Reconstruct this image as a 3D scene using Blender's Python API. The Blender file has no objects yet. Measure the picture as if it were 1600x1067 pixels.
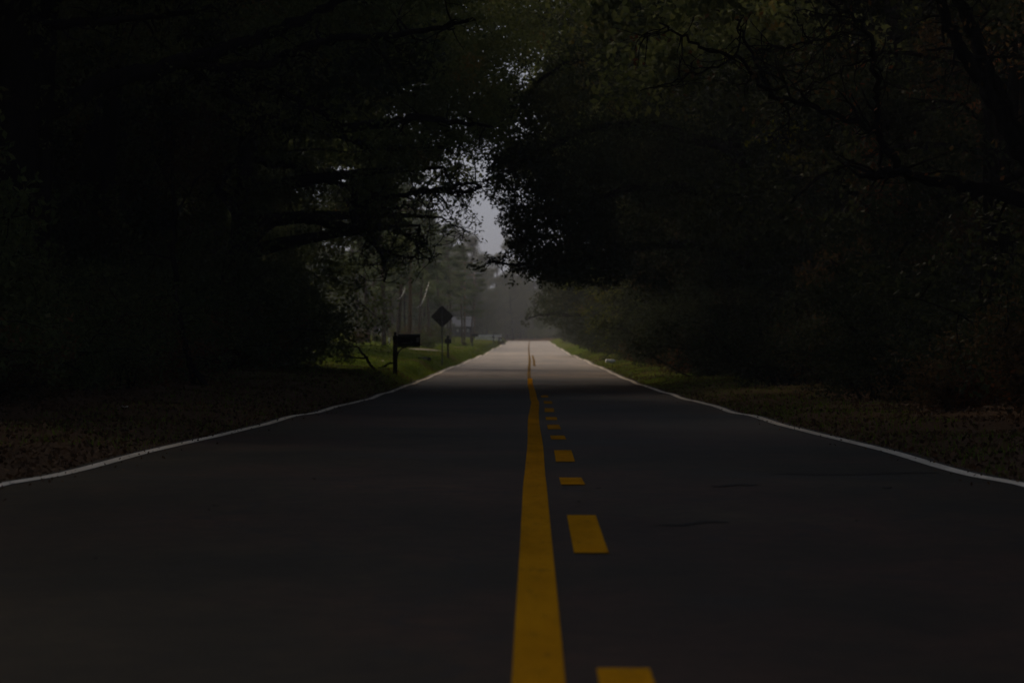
import bpy, math, random
import numpy as np
from mathutils import Vector

S = bpy.context.scene
COL = S.collection
R = math.radians

# ------------------------------------------------------------------ camera, sky, sun, exposure
F = 7000.0                       # focal length in photo pixels (1600 wide)
CX, CY = 832.0, 518.0            # vanishing point of the level road direction in the photo
CAMZ = 1.0
cam_d = bpy.data.cameras.new('camera')
cam = bpy.data.objects.new('camera', cam_d); COL.objects.link(cam)
cam.location = (0, 0, CAMZ); cam.rotation_euler = (R(90), 0, 0)
cam_d.sensor_width = 36; cam_d.lens = 36 * F / 1600
cam_d.shift_x = -(CX - 800) / 1600; cam_d.shift_y = -(533.5 - CY) / 1600
cam_d.clip_start = 0.1; cam_d.clip_end = 6000
cam_d.dof.use_dof = True; cam_d.dof.focus_distance = 48; cam_d.dof.aperture_fstop = 6.5
S.camera = cam

SUN_EL, SUN_AZ = 25.0, -24.0     # azimuth measured from +Y towards +X
W = bpy.data.worlds.new('World'); S.world = W; W.use_nodes = True
wn = W.node_tree.nodes; wl = W.node_tree.links
sky = wn.new('ShaderNodeTexSky'); sky.sky_type = 'NISHITA'; sky.sun_disc = False
sky.sun_elevation = R(SUN_EL); sky.sun_rotation = R(SUN_AZ); sky.dust_density = 2.5; sky.air_density = 1.0
hs = wn.new('ShaderNodeHueSaturation'); hs.inputs['Saturation'].default_value = 0.2
bg = wn['Background']; bg.inputs['Strength'].default_value = 0.05
tint = wn.new('ShaderNodeMix'); tint.data_type = 'RGBA'; tint.blend_type = 'MULTIPLY'; tint.inputs[0].default_value = 1
tint.inputs[7].default_value = (0.85, 0.93, 1.14, 1)      # high thin overcast: greyer, cooler than a clear sky
wl.new(sky.outputs[0], hs.inputs['Color']); wl.new(hs.outputs[0], tint.inputs[6]); 
tc = wn.new('ShaderNodeTexCoord'); sx = wn.new('ShaderNodeSeparateXYZ'); wl.new(tc.outputs['Generated'], sx.inputs[0])
ov = wn.new('ShaderNodeMapRange'); ov.inputs[1].default_value = 0.0; ov.inputs[2].default_value = 0.75
ov.inputs[3].default_value = 0.50; ov.inputs[4].default_value = 1.5; wl.new(sx.outputs[2], ov.inputs[0])   # overcast: the zenith is brighter than the horizon
m2 = wn.new('ShaderNodeMix'); m2.data_type = 'RGBA'; m2.blend_type = 'MULTIPLY'; m2.inputs[0].default_value = 1
wl.new(tint.outputs[2], m2.inputs[6]); wl.new(ov.outputs[0], m2.inputs[7]); wl.new(m2.outputs[2], bg.inputs['Color'])
sun_d = bpy.data.lights.new('sun', 'SUN'); sun_d.energy = 3.8; sun_d.angle = R(22); sun_d.color = (1.0, 0.78, 0.55)
sun = bpy.data.objects.new('sun', sun_d); COL.objects.link(sun)
sd = Vector((math.sin(R(SUN_AZ)) * math.cos(R(SUN_EL)), math.cos(R(SUN_AZ)) * math.cos(R(SUN_EL)), math.sin(R(SUN_EL))))
sun.rotation_euler = (-sd).to_track_quat('-Z', 'Y').to_euler()
S.view_settings.view_transform = 'Standard'; S.view_settings.look = 'None'
S.view_settings.exposure = -0.3; S.view_settings.gamma = 1.0
S.view_settings.use_curve_mapping = False
cy = S.cycles
cy.max_bounces = 6; cy.diffuse_bounces = 4; cy.glossy_bounces = 2; cy.transmission_bounces = 3
cy.volume_bounces = 1; cy.transparent_max_bounces = 6
cy.use_denoising = True
try: cy.denoiser = 'OPENIMAGEDENOISE'
except Exception: pass

# ------------------------------------------------------------------ helpers
def link(o, parent=None):
    COL.objects.link(o)
    if parent is not None: o.parent = parent
    return o

def tag(o, label=None, cat=None, group=None, kind=None):
    if label: o['label'] = label
    if cat: o['category'] = cat
    if group: o['group'] = group
    if kind: o['kind'] = kind
    return o

def empty(name, loc, rz=0.0):
    o = bpy.data.objects.new(name, None); o.location = loc; o.rotation_euler = (0, 0, rz)
    o.empty_display_size = 0.3
    return link(o)

def mesh_np(name, v, f, mat, smooth=False):
    """f: (n,k) int array with constant k"""
    me = bpy.data.meshes.new(name)
    v = np.asarray(v, np.float32); f = np.asarray(f, np.int32)
    n, k = f.shape
    me.vertices.add(len(v)); me.vertices.foreach_set('co', v.ravel())
    me.loops.add(n * k); me.loops.foreach_set('vertex_index', f.ravel())
    me.polygons.add(n)
    me.polygons.foreach_set('loop_start', np.arange(0, n * k, k, dtype=np.int32))
    me.polygons.foreach_set('loop_total', np.full(n, k, np.int32))
    if smooth: me.polygons.foreach_set('use_smooth', np.ones(n, bool))
    me.update(calc_edges=True)
    me.materials.append(mat)
    return me

def obj(name, me, parent=None):
    return link(bpy.data.objects.new(name, me), parent)

class MB:
    """collects boxes, tubes and lathes; build() links them as one mesh object"""
    def __init__(s): s.v = []; s.f = []
    def add(s, v, f):
        o = len(s.v); s.v += [tuple(p) for p in v]; s.f += [tuple(i + o for i in q) for q in f]
    def box(s, c, size, bev=0.0, rot=None):
        x, y, z = [a / 2 for a in size]
        b = min(bev, x * .9, y * .9, z * .9)
        if b <= 0:
            v = [(sx*x, sy*y, sz*z) for sx in (-1,1) for sy in (-1,1) for sz in (-1,1)]
            f = [(0,1,3,2),(4,6,7,5),(0,4,5,1),(2,3,7,6),(0,2,6,4),(1,5,7,3)]
        else:
            ring = lambda xx, yy, zz: [(-xx+b,-yy,zz),(xx-b,-yy,zz),(xx,-yy+b,zz),(xx,yy-b,zz),(xx-b,yy,zz),(-xx+b,yy,zz),(-xx,yy-b,zz),(-xx,-yy+b,zz)]
            v = ring(x-b,y-b,-z) + ring(x,y,-z+b) + ring(x,y,z-b) + ring(x-b,y-b,z)
            f = [tuple(range(7,-1,-1)), tuple(range(24,32))]
            for r in range(3):
                for i in range(8):
                    j = (i+1) % 8; f.append((r*8+i, r*8+j, r*8+8+j, r*8+8+i))
        if rot is not None: v = [tuple(rot @ Vector(p)) for p in v]
        s.add([(p[0]+c[0], p[1]+c[1], p[2]+c[2]) for p in v], f)
    def tube(s, pts, rad, n=10, cap=True):
        v, f = tube_np(pts, rad, n)
        fl = [tuple(q) for q in f]
        if cap:
            m = len(pts); fl.append(tuple(range(n-1,-1,-1))); fl.append(tuple(range((m-1)*n, m*n)))
        s.add([tuple(p) for p in v], fl)
    def lathe(s, c, prof, n=14):
        v = []; f = []
        for (r, z) in prof:
            for i in range(n):
                a = 2*math.pi*i/n; v.append((c[0]+r*math.cos(a), c[1]+r*math.sin(a), c[2]+z))
        for k in range(len(prof)-1):
            for i in range(n):
                j = (i+1) % n; f.append((k*n+i, k*n+j, k*n+n+j, k*n+n+i))
        f.append(tuple(range(n-1,-1,-1))); f.append(tuple(range((len(prof)-1)*n, len(prof)*n)))
        s.add(v, f)
    def prism(s, poly, a, b, axis=1):
        """poly in the two other axes, extruded from a to b along axis"""
        n = len(poly); v = []
        for t in (a, b):
            for (p, q) in poly:
                v.append((p, t, q) if axis == 1 else ((t, p, q) if axis == 0 else (p, q, t)))
        f = [tuple(range(n-1,-1,-1)), tuple(range(n, 2*n))] + [(i, (i+1) % n, n+(i+1) % n, n+i) for i in range(n)]
        s.add(v, f)
    def build(s, name, mat, parent=None, smooth=False):
        import bmesh
        me = bpy.data.meshes.new(name); me.from_pydata(s.v, [], s.f)
        bm = bmesh.new(); bm.from_mesh(me); bmesh.ops.recalc_face_normals(bm, faces=bm.faces); bm.to_mesh(me); bm.free()
        if smooth:
            for p in me.polygons: p.use_smooth = True
        me.materials.append(mat); me.update()
        return obj(name, me, parent)

def tube_np(pts, rad, n=7):
    pts = np.asarray(pts, float); rad = np.asarray(rad, float); m = len(pts)
    t = np.gradient(pts, axis=0); t /= np.linalg.norm(t, axis=1)[:, None] + 1e-9
    u = np.cross(t[0], (0.3, 0.5, 0.81) if abs(t[0][2]) < .9 else (1, 0, 0)); u /= np.linalg.norm(u)
    a = np.arange(n) * 2 * np.pi / n
    V = []
    for i in range(m):
        u = u - t[i] * np.dot(u, t[i]); u /= np.linalg.norm(u) + 1e-9
        w = np.cross(t[i], u)
        V.append(pts[i] + rad[i] * (np.cos(a)[:, None] * u + np.sin(a)[:, None] * w))
    V = np.concatenate(V)
    i = np.arange(m - 1)[:, None] * n; j = np.arange(n)[None]; k = (j + 1) % n
    f = np.stack([i + j, i + k, i + n + k, i + n + j], -1).reshape(-1, 4)
    return V, f

def merge(parts):
    V = []; Fc = []; o = 0
    for v, f in parts:
        V.append(v); Fc.append(f + o); o += len(v)
    return np.concatenate(V), np.concatenate(Fc)

def P(x, y, d):
    """the world point on the photo ray x, y at distance d down the road"""
    return np.array([(x - CX) / F * d, d, CAMZ - (y - CY) / F * d])

def smooth(a, b, x):
    t = np.clip((np.asarray(x, float) - a) / (b - a), 0, 1); return t * t * (3 - 2 * t)

# ------------------------------------------------------------------ materials
class NT:
    def __init__(s, name):
        s.m = bpy.data.materials.new(name); s.m.use_nodes = True
        s.n = s.m.node_tree.nodes; s.l = s.m.node_tree.links
        s.b = s.n['Principled BSDF']; s.out = s.n['Material Output']
        s.tc = s.n.new('ShaderNodeTexCoord')
    def noise(s, scale, detail=4, rough=.55, stretch=None, space='Object'):
        n = s.n.new('ShaderNodeTexNoise'); n.inputs['Scale'].default_value = scale
        n.inputs['Detail'].default_value = detail; n.inputs['Roughness'].default_value = rough
        if stretch:
            mp = s.n.new('ShaderNodeMapping'); mp.inputs['Scale'].default_value = stretch
            s.l.new(s.tc.outputs[space], mp.inputs[0]); s.l.new(mp.outputs[0], n.inputs['Vector'])
        else: s.l.new(s.tc.outputs[space], n.inputs['Vector'])
        return n.outputs['Fac']
    def ramp(s, fac, stops):
        r = s.n.new('ShaderNodeValToRGB'); e = r.color_ramp.elements
        while len(e) < len(stops): e.new(.5)
        for k, (p, c) in enumerate(stops):
            e[k].position = p; e[k].color = (*c, 1) if len(c) == 3 else c
        s.l.new(fac, r.inputs[0]); return r.outputs[0]
    def mix(s, fac, a, b, mode='MIX'):
        m = s.n.new('ShaderNodeMix'); m.data_type = 'RGBA'; m.blend_type = mode
        for sock, val in ((m.inputs[0], fac), (m.inputs[6], a), (m.inputs[7], b)):
            if hasattr(val, 'is_output'): s.l.new(val, sock)
            elif isinstance(val, (int, float)): sock.default_value = val
            else: sock.default_value = (*val, 1)
        return m.outputs[2]
    def bump(s, h, strength=.3, dist=.02):
        b = s.n.new('ShaderNodeBump'); b.inputs['Strength'].default_value = strength; b.inputs['Distance'].default_value = dist
        s.l.new(h, b.inputs['Height']); s.l.new(b.outputs[0], s.b.inputs['Normal'])
    def base(s, c):
        if hasattr(c, 'is_output'): s.l.new(c, s.b.inputs['Base Color'])
        else: s.b.inputs['Base Color'].default_value = (*c, 1)
    def set(s, rough=.8, spec=.5, metal=0):
        s.b.inputs['Roughness'].default_value = rough; s.b.inputs['Specular IOR Level'].default_value = spec
        s.b.inputs['Metallic'].default_value = metal

def plain(name, c, rough=.7, spec=.4, metal=0, var=.35, scale=14):
    t = NT(name); n = t.noise(scale, 5)
    lo = tuple(x * (1 - var) for x in c); hi = tuple(min(1, x * (1 + var)) for x in c)
    t.base(t.ramp(n, [(.3, lo), (.7, hi)])); t.set(rough, spec, metal); t.bump(n, .15, .01)
    return t.m

def asphalt():
    t = NT('asphalt')
    big = t.noise(.11, 5, .6, (1.6, .55, 1)); mid = t.noise(.7, 5, .6, (1, .35, 1)); fine = t.noise(60, 3, .7)
    track = t.noise(.35, 3, .5, (2.2, .02, 1))
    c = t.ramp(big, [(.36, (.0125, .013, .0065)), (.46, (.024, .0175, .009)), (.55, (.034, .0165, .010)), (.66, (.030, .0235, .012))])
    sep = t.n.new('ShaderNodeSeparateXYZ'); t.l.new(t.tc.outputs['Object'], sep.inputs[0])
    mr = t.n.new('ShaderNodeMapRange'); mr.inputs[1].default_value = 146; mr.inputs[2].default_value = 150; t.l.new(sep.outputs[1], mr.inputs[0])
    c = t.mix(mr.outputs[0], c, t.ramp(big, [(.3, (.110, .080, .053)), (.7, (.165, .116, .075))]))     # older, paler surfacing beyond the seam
    c = t.mix(.85, c, t.ramp(mid, [(.3, (.4, .42, .38)), (.55, (1, .98, .96)), (.75, (1.5, 1.4, 1.36))]), 'MULTIPLY')
    c = t.mix(.6, c, t.ramp(track, [(.32, (.55, .55, .55)), (.55, (1, 1, 1)), (.75, (1.2, 1.2, 1.2))]), 'MULTIPLY')
    grit = t.noise(7, 5, .75, (1, .5, 1))
    c = t.mix(.8, c, t.ramp(grit, [(.3, (.45, .45, .45)), (.5, (1, 1, 1)), (.7, (1.6, 1.5, 1.45))]), 'MULTIPLY')
    c = t.mix(.7, c, t.ramp(fine, [(.3, (.5, .5, .5)), (.7, (1.5, 1.5, 1.5))]), 'MULTIPLY')
    vo = t.n.new('ShaderNodeTexVoronoi'); vo.feature = 'DISTANCE_TO_EDGE'; vo.inputs['Scale'].default_value = .33
    wp = t.n.new('ShaderNodeMapping'); wp.inputs['Scale'].default_value = (1, .45, 1)
    ad = t.n.new('ShaderNodeVectorMath'); ad.operation = 'ADD'
    nz = t.n.new('ShaderNodeTexNoise'); nz.inputs['Scale'].default_value = 1.4; nz.inputs['Detail'].default_value = 5
    t.l.new(t.tc.outputs['Object'], nz.inputs['Vector']); t.l.new(t.tc.outputs['Object'], wp.inputs[0]); t.l.new(wp.outputs[0], ad.inputs[0]); t.l.new(nz.outputs['Color'], ad.inputs[1]); t.l.new(ad.outputs[0], vo.inputs['Vector'])
    crk = t.ramp(vo.outputs['Distance'], [(0, (.8, .8, .8)), (.006, (.5, .5, .5)), (.014, (0, 0, 0))])
    c = t.mix(crk, c, (.012, .011, .010))
    blot = t.noise(.45, 2, .5, (1, .4, 1))
    c = t.mix(t.ramp(blot, [(.60, (0, 0, 0)), (.70, (.75, .75, .75))]), c, (.018, .017, .016))
    t.base(c); t.set(.7, .12)
    sp = t.n.new('ShaderNodeMapRange'); sp.inputs[1].default_value = 150; sp.inputs[2].default_value = 420; sp.inputs[3].default_value = .035; sp.inputs[4].default_value = .85  # sheen put into the surface, rising with distance to brighten the far road
    t.l.new(sep.outputs[1], sp.inputs[0]); t.l.new(sp.outputs[0], t.b.inputs['Specular IOR Level']); t.bump(fine, .35, .006)
    return t.m

def paint(name, c, wear=.5, under=(.05, .042, .034)):
    t = NT(name); a = t.noise(1.2, 6, .7, (3, .35, 1)); b = t.noise(38, 4, .7)
    col = t.mix(.5, c, t.ramp(b, [(.3, (.6, .6, .6)), (.65, (1.1, 1.1, 1.1))]), 'MULTIPLY')
    col = t.mix(.8, col, t.ramp(a, [(.3, (.62, .6, .56)), (.6, (1.05, 1.05, 1.05))]), 'MULTIPLY')
    m = t.mix(.45, t.noise(7, 6, .75, (1, .4, 1)), b)
    col = t.mix(t.ramp(m, [(wear - .05, (0, 0, 0)), (wear, (1, 1, 1))]), under, col)
    t.base(col); t.set(.85, .0); t.bump(b, .2, .004)
    return t.m

def leaf_mat(name, dark, light, accent, amount=.3, trans=.3, scale=.35):
    t = NT(name)
    g = t.n.new('ShaderNodeNewGeometry'); rnd = g.outputs['Random Per Island']
    c = t.ramp(rnd, [(0, dark), (.6, tuple((a + b) / 2 for a, b in zip(dark, light))), (1, light)])
    n = t.noise(scale, 3, .6)
    hi = .66 - amount * .25
    c = t.mix(t.ramp(n, [(hi, (0, 0, 0)), (hi + .1, (.9, .9, .9))]), c, accent)
    t.base(c); t.set(.75, .02)
    tr = t.n.new('ShaderNodeBsdfTranslucent'); t.l.new(c, tr.inputs[0])
    ms = t.n.new('ShaderNodeMixShader'); ms.inputs[0].default_value = trans
    t.l.new(t.b.outputs[0], ms.inputs[1]); t.l.new(tr.outputs[0], ms.inputs[2]); t.l.new(ms.outputs[0], t.out.inputs[0])
    return t.m

def bark(name, c):
    t = NT(name); n = t.noise(9, 5, .65, (1, 1, .25)); n2 = t.noise(1.3, 3)
    col = t.ramp(n, [(.3, tuple(x * .45 for x in c)), (.7, tuple(x * 1.3 for x in c))])
    col = t.mix(t.ramp(n2, [(.55, (0, 0, 0)), (.7, (.5, .5, .5))]), col, tuple(x * 1.3 for x in c))
    t.base(col); t.set(.95, 0); t.bump(n, .7, .03)
    return t.m

def ground_mat():
    t = NT('ground_soil')
    n = t.noise(1.6, 5, .6); f = t.noise(22, 4, .7); p = t.noise(.09, 4, .6)
    litter = t.ramp(f, [(.3, (.04, .027, .018)), (.55, (.10, .065, .041)), (.75, (.17, .112, .067))])
    grass = t.ramp(n, [(.3, (.055, .085, .010)), (.5, (.095, .13, .015)), (.7, (.13, .125, .026))])
    grass = t.mix(.5, grass, t.ramp(f, [(.3, (.5, .5, .5)), (.7, (1.4, 1.4, 1.4))]), 'MULTIPLY')
    grass = t.mix(t.ramp(p, [(.5, (0, 0, 0)), (.62, (.7, .7, .7))]), grass, (.095, .068, .022))
    sep = t.n.new('ShaderNodeSeparateXYZ'); t.l.new(t.tc.outputs['Object'], sep.inputs[0])
    mr = t.n.new('ShaderNodeMapRange'); mr.inputs[1].default_value = 100; mr.inputs[2].default_value = 150
    ad = t.n.new('ShaderNodeMath'); ad.operation = 'MULTIPLY_ADD'; ad.inputs[1].default_value = 30
    t.l.new(n, ad.inputs[0]); t.l.new(sep.outputs[1], ad.inputs[2]); t.l.new(ad.outputs[0], mr.inputs[0])
    m2 = t.n.new('ShaderNodeMapRange'); m2.inputs[1].default_value = 700; m2.inputs[2].default_value = 760
    t.l.new(sep.outputs[1], m2.inputs[0])
    t.base(t.mix(m2.outputs[0], t.mix(mr.outputs[0], litter, grass), litter)); t.set(.95, 0); t.bump(f, .6, .04)
    return t.m

M = dict(
    asphalt=asphalt(), white=paint('white_paint', (.76, .69, .58), .42),
    yellow=paint('yellow_paint', (.52, .235, .007), .43), yellow_worn=paint('worn_yellow_paint', (.24, .15, .05), .48, (.12, .095, .07)),
    ground=ground_mat(),
    oak=leaf_mat('oak_leaves', (.072, .094, .030), (.155, .175, .060), (.20, .13, .036), .2),
    green=leaf_mat('green_leaves', (.026, .036, .017), (.054, .064, .026), (.08, .07, .018), .2),
    rust=leaf_mat('rust_leaves', (.045, .034, .016), (.095, .064, .026), (.14, .048, .018), .5),
    shrub=leaf_mat('shrub_leaves', (.052, .074, .027), (.12, .145, .052), (.17, .078, .034), .35, .3, .6),
    dark=leaf_mat('shade_darkened_leaves', (.020, .027, .013), (.046, .055, .023), (.060, .050, .016), .2),  # shade of the right-hand wood put into a darker leaf colour
    far=leaf_mat('haze_tinted_leaves', (.050, .066, .044), (.105, .12, .078), (.12, .12, .06), .2, .5),  # haze put into the leaf colour of the distant trees
    pine=leaf_mat('pine_needles', (.055, .080, .042), (.12, .15, .075), (.14, .15, .06), .2, .55),
    gold=leaf_mat('yellow_green_leaves', (.05, .065, .012), (.13, .14, .02), (.15, .12, .015), .3),
    bark=bark('oak_bark', (.020, .017, .014)), pine_bark=bark('pine_bark', (.13, .10, .08)), pale_bark=bark('pale_bark', (.2, .19, .18)),
    litter=leaf_mat('dead_leaves', (.038, .023, .013), (.15, .090, .048), (.13, .055, .024), .2, .1, 2),
    grass=leaf_mat('grass_blades', (.06, .10, .010), (.14, .19, .02), (.14, .12, .022), .25, .3, .5),
    black=plain('black_painted_steel', (.010, .010, .011), .75, .2), black_wood=plain('dark_stained_wood', (.018, .014, .012), .8, .2),
    steel=plain('galvanised_steel', (.10, .10, .10), .55, .5, .6), sign_back=plain('bare_sign_back', (.06, .055, .05), .6, .4, .3),
    red=plain('red_paint', (.12, .012, .01), .5), grey_plastic=plain('grey_label', (.22, .22, .23), .5),
    white_wood=plain('white_painted_wood', (.84, .84, .83), .6), pole=plain('weathered_pole_wood', (.16, .10, .06), .9, .1, 0, .4, 6),
    roof=plain('grey_shingle', (.22, .22, .23), .9, .1), wall=plain('dull_siding', (.055, .055, .065), .8, .2),
    glass_w=plain('pale_window', (.2, .2, .2), .3, .5), gravel=plain('pale_gravel', (.26, .22, .165), .95, .1, 0, .4, 3),
    wire=plain('aluminium_wire', (.40, .41, .43), .4, .5, .2, .1), bag=plain('white_plastic_film', (.86, .86, .92), .35, .5, 0, .12, 9),
    concrete=plain('concrete', (.22, .21, .19), .9, .1),
)
for nm in ('yellow', 'white'): pass

# ------------------------------------------------------------------ road profile, measured along the road
_D = np.array([-200, 5, 12.2, 28, 31, 35, 40, 45, 49, 57, 62.5, 70, 84, 96, 113, 125, 144, 154, 173, 194, 247, 320, 407, 476, 574, 720, 770, 900, 1100, 1700.])
_H = np.array([.95, .955, .957, .963, .998, 1.022, 1.057, 1.078, 1.11, 1.162, 1.192, 1.24, 1.325, 1.387, 1.44, 1.48, 1.518, 1.53, 1.535, 1.56, 1.626, 1.70, 1.715, 1.70, 1.64, 1.60, 1.63, 2.3, 4.5, 9.])
_CD = np.array([-200, 70, 84, 125, 173, 247, 407, 574, 720, 780, 860, 1040, 1700.]); _CXR = np.array([-.14, -.12, -.09, -.2, -.27, -.28, -.47, -.57, -.61, -1.6, -9., -36., -210.])
def road_z(d):
    d = np.asarray(d, float)
    w = .006 * np.sin(d / 1.9) * (d < 140) + .010 * np.sin(d / 3.1 + 1) * smooth(20, 60, d) + .035 * np.sin(d / 9.5 + .6) * smooth(130, 260, d) + .05 * np.sin(d / 23 + 2) * smooth(200, 400, d)
    return CAMZ - np.interp(d, _D, _H) + w * (d < 800)
def road_c(d):
    d = np.asarray(d, float)
    return np.interp(d, _CD, _CXR) + .006 * np.sin(d / 5.3) * smooth(15, 40, d)
HALF = 3.2
def ground_z(x, d):
    x = np.asarray(x, float); d = np.asarray(d, float)
    z = road_z(d); c = road_c(d)
    ro = np.maximum(x - c - HALF - .15, 0); lo = np.maximum(c - HALF - .15 - x, 0)
    rl = np.interp(d, [0, 60, 85, 100, 115, 135, 155, 200, 390, 700, 900, 1600], [.05, .10, .32, .43, .42, .38, .42, .42, .42, .6, .7, 7])
    rr = np.interp(d, [0, 60, 120, 226, 500, 900, 1600], [.05, .08, .14, .2, .35, .6, 7])
    up = smooth(0, .9, lo) * rl + smooth(0, 1.2, ro) * rr
    far = np.interp(d, [0, 120, 160, 400], [.02, .03, .085, .075])
    up = up + far * np.clip(lo - 1.3, 0, 14) + .03 * np.clip(ro - 1, 0, 12)
    bumps = .03 * np.sin(x * 2.1 + d * .7) + .03 * np.sin(x * .9 - d * .43 + 1) + .02 * np.sin(d * 1.7 + x)
    edge = smooth(.0, .8, lo + ro)
    return z - .035 + up + bumps * edge

def strip(name, x0, x1, ds, dz, mat, nx=1, kind='structure', parent=None):
    """a strip along the road between two offsets from its centre"""
    ds = np.asarray(ds, float); V = []
    for k in range(nx + 1):
        t = k / nx
        o = x0 + (x1 - x0) * t
        xx = road_c(ds) + o
        V.append(np.stack([xx, ds, road_z(ds) + dz], -1))
    V = np.stack(V, 1).reshape(-1, 3)
    n = nx + 1; i = np.arange(len(ds) - 1)[:, None] * n; j = np.arange(nx)[None]
    f = np.stack([i + j, i + j + 1, i + n + j + 1, i + n + j], -1).reshape(-1, 4)
    o = obj(name, mesh_np(name, V, f, mat, True), parent)
    if kind: o['kind'] = kind
    return o

ds_road = np.concatenate([np.linspace(-150, 4, 30), np.geomspace(5, 160, 260), np.arange(160.5, 800, 1.6), np.geomspace(802, 1650, 40)])
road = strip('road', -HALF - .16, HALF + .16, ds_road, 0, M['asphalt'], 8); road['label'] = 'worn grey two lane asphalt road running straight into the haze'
# ground: graded grid
gx = np.concatenate([-np.geomspace(420, 30, 14), np.linspace(-27, -7.2, 26), np.linspace(-7, -3.3, 24), np.linspace(-3, 3, 5), np.linspace(3.2, 6.6, 20), np.linspace(7, 24, 18), np.geomspace(30, 420, 14)])
gd = np.concatenate([np.linspace(-160, 6, 20), np.geomspace(8, 130, 150), np.linspace(131, 480, 170), np.geomspace(485, 1650, 70)])
GX, GD = np.meshgrid(gx, gd); GXs = GX + road_c(GD)
V = np.stack([GXs, GD, ground_z(GXs, GD)], -1).reshape(-1, 3)
n = len(gx); i = np.arange(len(gd) - 1)[:, None] * n; j = np.arange(n - 1)[None]
gf = np.stack([i + j, i + j + 1, i + n + j + 1, i + n + j], -1).reshape(-1, 4)
g = obj('ground', mesh_np('ground', V, gf, M['ground'], True)); g['kind'] = 'structure'; g['label'] = 'leaf strewn verges and grass lawns beside the road'

# painted lines
ds_l = ds_road[(ds_road > 2) & (ds_road < 900)]
strip('edge_line', -HALF - .06, -HALF + .06, ds_l, .006, M['white'])['label'] = 'white edge line along the mailbox side of the road'
strip('edge_line', HALF - .06, HALF + .06, ds_l, .006, M['white'])['label'] = 'white edge line along the wooded side without mailboxes'
strip('centre_line', .068, .213, ds_l[ds_l < 147], .006, M['yellow'])['label'] = 'solid yellow centre line'
strip('faded_centre_line', .07, .19, ds_l[ds_l > 147.5], .006, M['yellow_worn'])['label'] = 'faded yellow centre line far down the road'
_dd = np.geomspace(8, 160, 20000); _yy = CY + F * (CAMZ - road_z(_dd)) / _dd
def d_at(y):
    return float(_dd[np.argmin(np.abs(_yy - y))])
for k, (ya, yb) in enumerate([(1078, 1046), (865, 806), (758, 747), (722, 704), (687, 681), (671, 664), (656.5, 652), (644, 638), (631, 627), (621, 618)]):
    a, b = d_at(ya), d_at(yb)
    strip('centre_dash', .305, .455, np.linspace(a, b, 14), .006, M['yellow'])['label'] = 'short yellow dash beside the solid centre line'
strip('faded_centre_dash', .30, .42, ds_l[(ds_l > 205) & (ds_l < 330)], .006, M['yellow_worn'])

# dark tar stains on the near lane
tar = plain('tar_stain', (.012, .011, .010), .8, .05, 0, .3, 5)
def stain(xa, xb, d, depth, label, seed):
    rg = random.Random(seed); n = 40; V = []
    for k in range(n + 1):
        t = k / n; w = depth * math.sin(math.pi * t) ** .6 * (.55 + .45 * rg.random()); dc = d + .5 * (t - .5) + .12 * math.sin(9 * t + seed)
        for q in (-1, -.4, .4, 1):
            dd_ = dc + q * w / 2; V.append((xa + (xb - xa) * t, dd_, float(road_z(dd_)) + .004))
    i = np.arange(n)[:, None] * 4; j = np.arange(3)[None]
    o = obj('tar_stain', mesh_np('tar_stain', V, np.stack([i + j, i + 4 + j, i + 5 + j, i + 1 + j], -1).reshape(-1, 4), tar, True)); o['kind'] = 'structure'; o['label'] = label
stain(1.68, 2.92, d_at(740), .75, 'long dark tar stain across the lane near the right edge line', 1)
stain(.62, 1.0, d_at(818), .3, 'small dark tar stain beside the big yellow dash', 2)
stain(1.1, 1.42, d_at(758), .4, 'short dark tar stain in the middle of the lane', 3)

# ------------------------------------------------------------------ trees: builders
def leaves_np(rng, c, size, ratio=.55, up=.5):
    """one rhombic leaf per row of c"""
    n = len(c); L = np.asarray(size) * np.ones(n)
    a = rng.normal(size=(n, 3)); a /= np.linalg.norm(a, axis=1)[:, None]
    nz = rng.normal(size=(n, 3)) + np.array([0, 0, up * 2]); b = np.cross(nz, a); b /= np.linalg.norm(b, axis=1)[:, None] + 1e-9
    a = a * (L / 2)[:, None]; b = b * (L * ratio / 2)[:, None]
    V = np.stack([c - a, c - a * .1 + b, c + a, c - a * .1 - b], 1).reshape(-1, 3)
    f = np.arange(4 * n).reshape(n, 4)
    return V, f

def clump(rng, c, r, n, flat=.75):
    p = rng.normal(size=(n, 3)); p /= np.linalg.norm(p, axis=1)[:, None]
    p *= (rng.random(n) ** .45)[:, None] * r
    p[:, 2] *= flat
    return p + c

def wobble(rng, p0, d, length, r0, r1, n=7, curl=.25, droop=0.0):
    d = np.array(d, float); d /= np.linalg.norm(d); p = np.array(p0, float); pts = [p.copy()]
    for k in range(n):
        d = d + rng.normal(size=3) * curl * .5 + np.array([0, 0, -droop / n]); d /= np.linalg.norm(d)
        p = p + d * length / n; pts.append(p.copy())
    return np.array(pts), np.linspace(r0, r1, n + 1)

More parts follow.
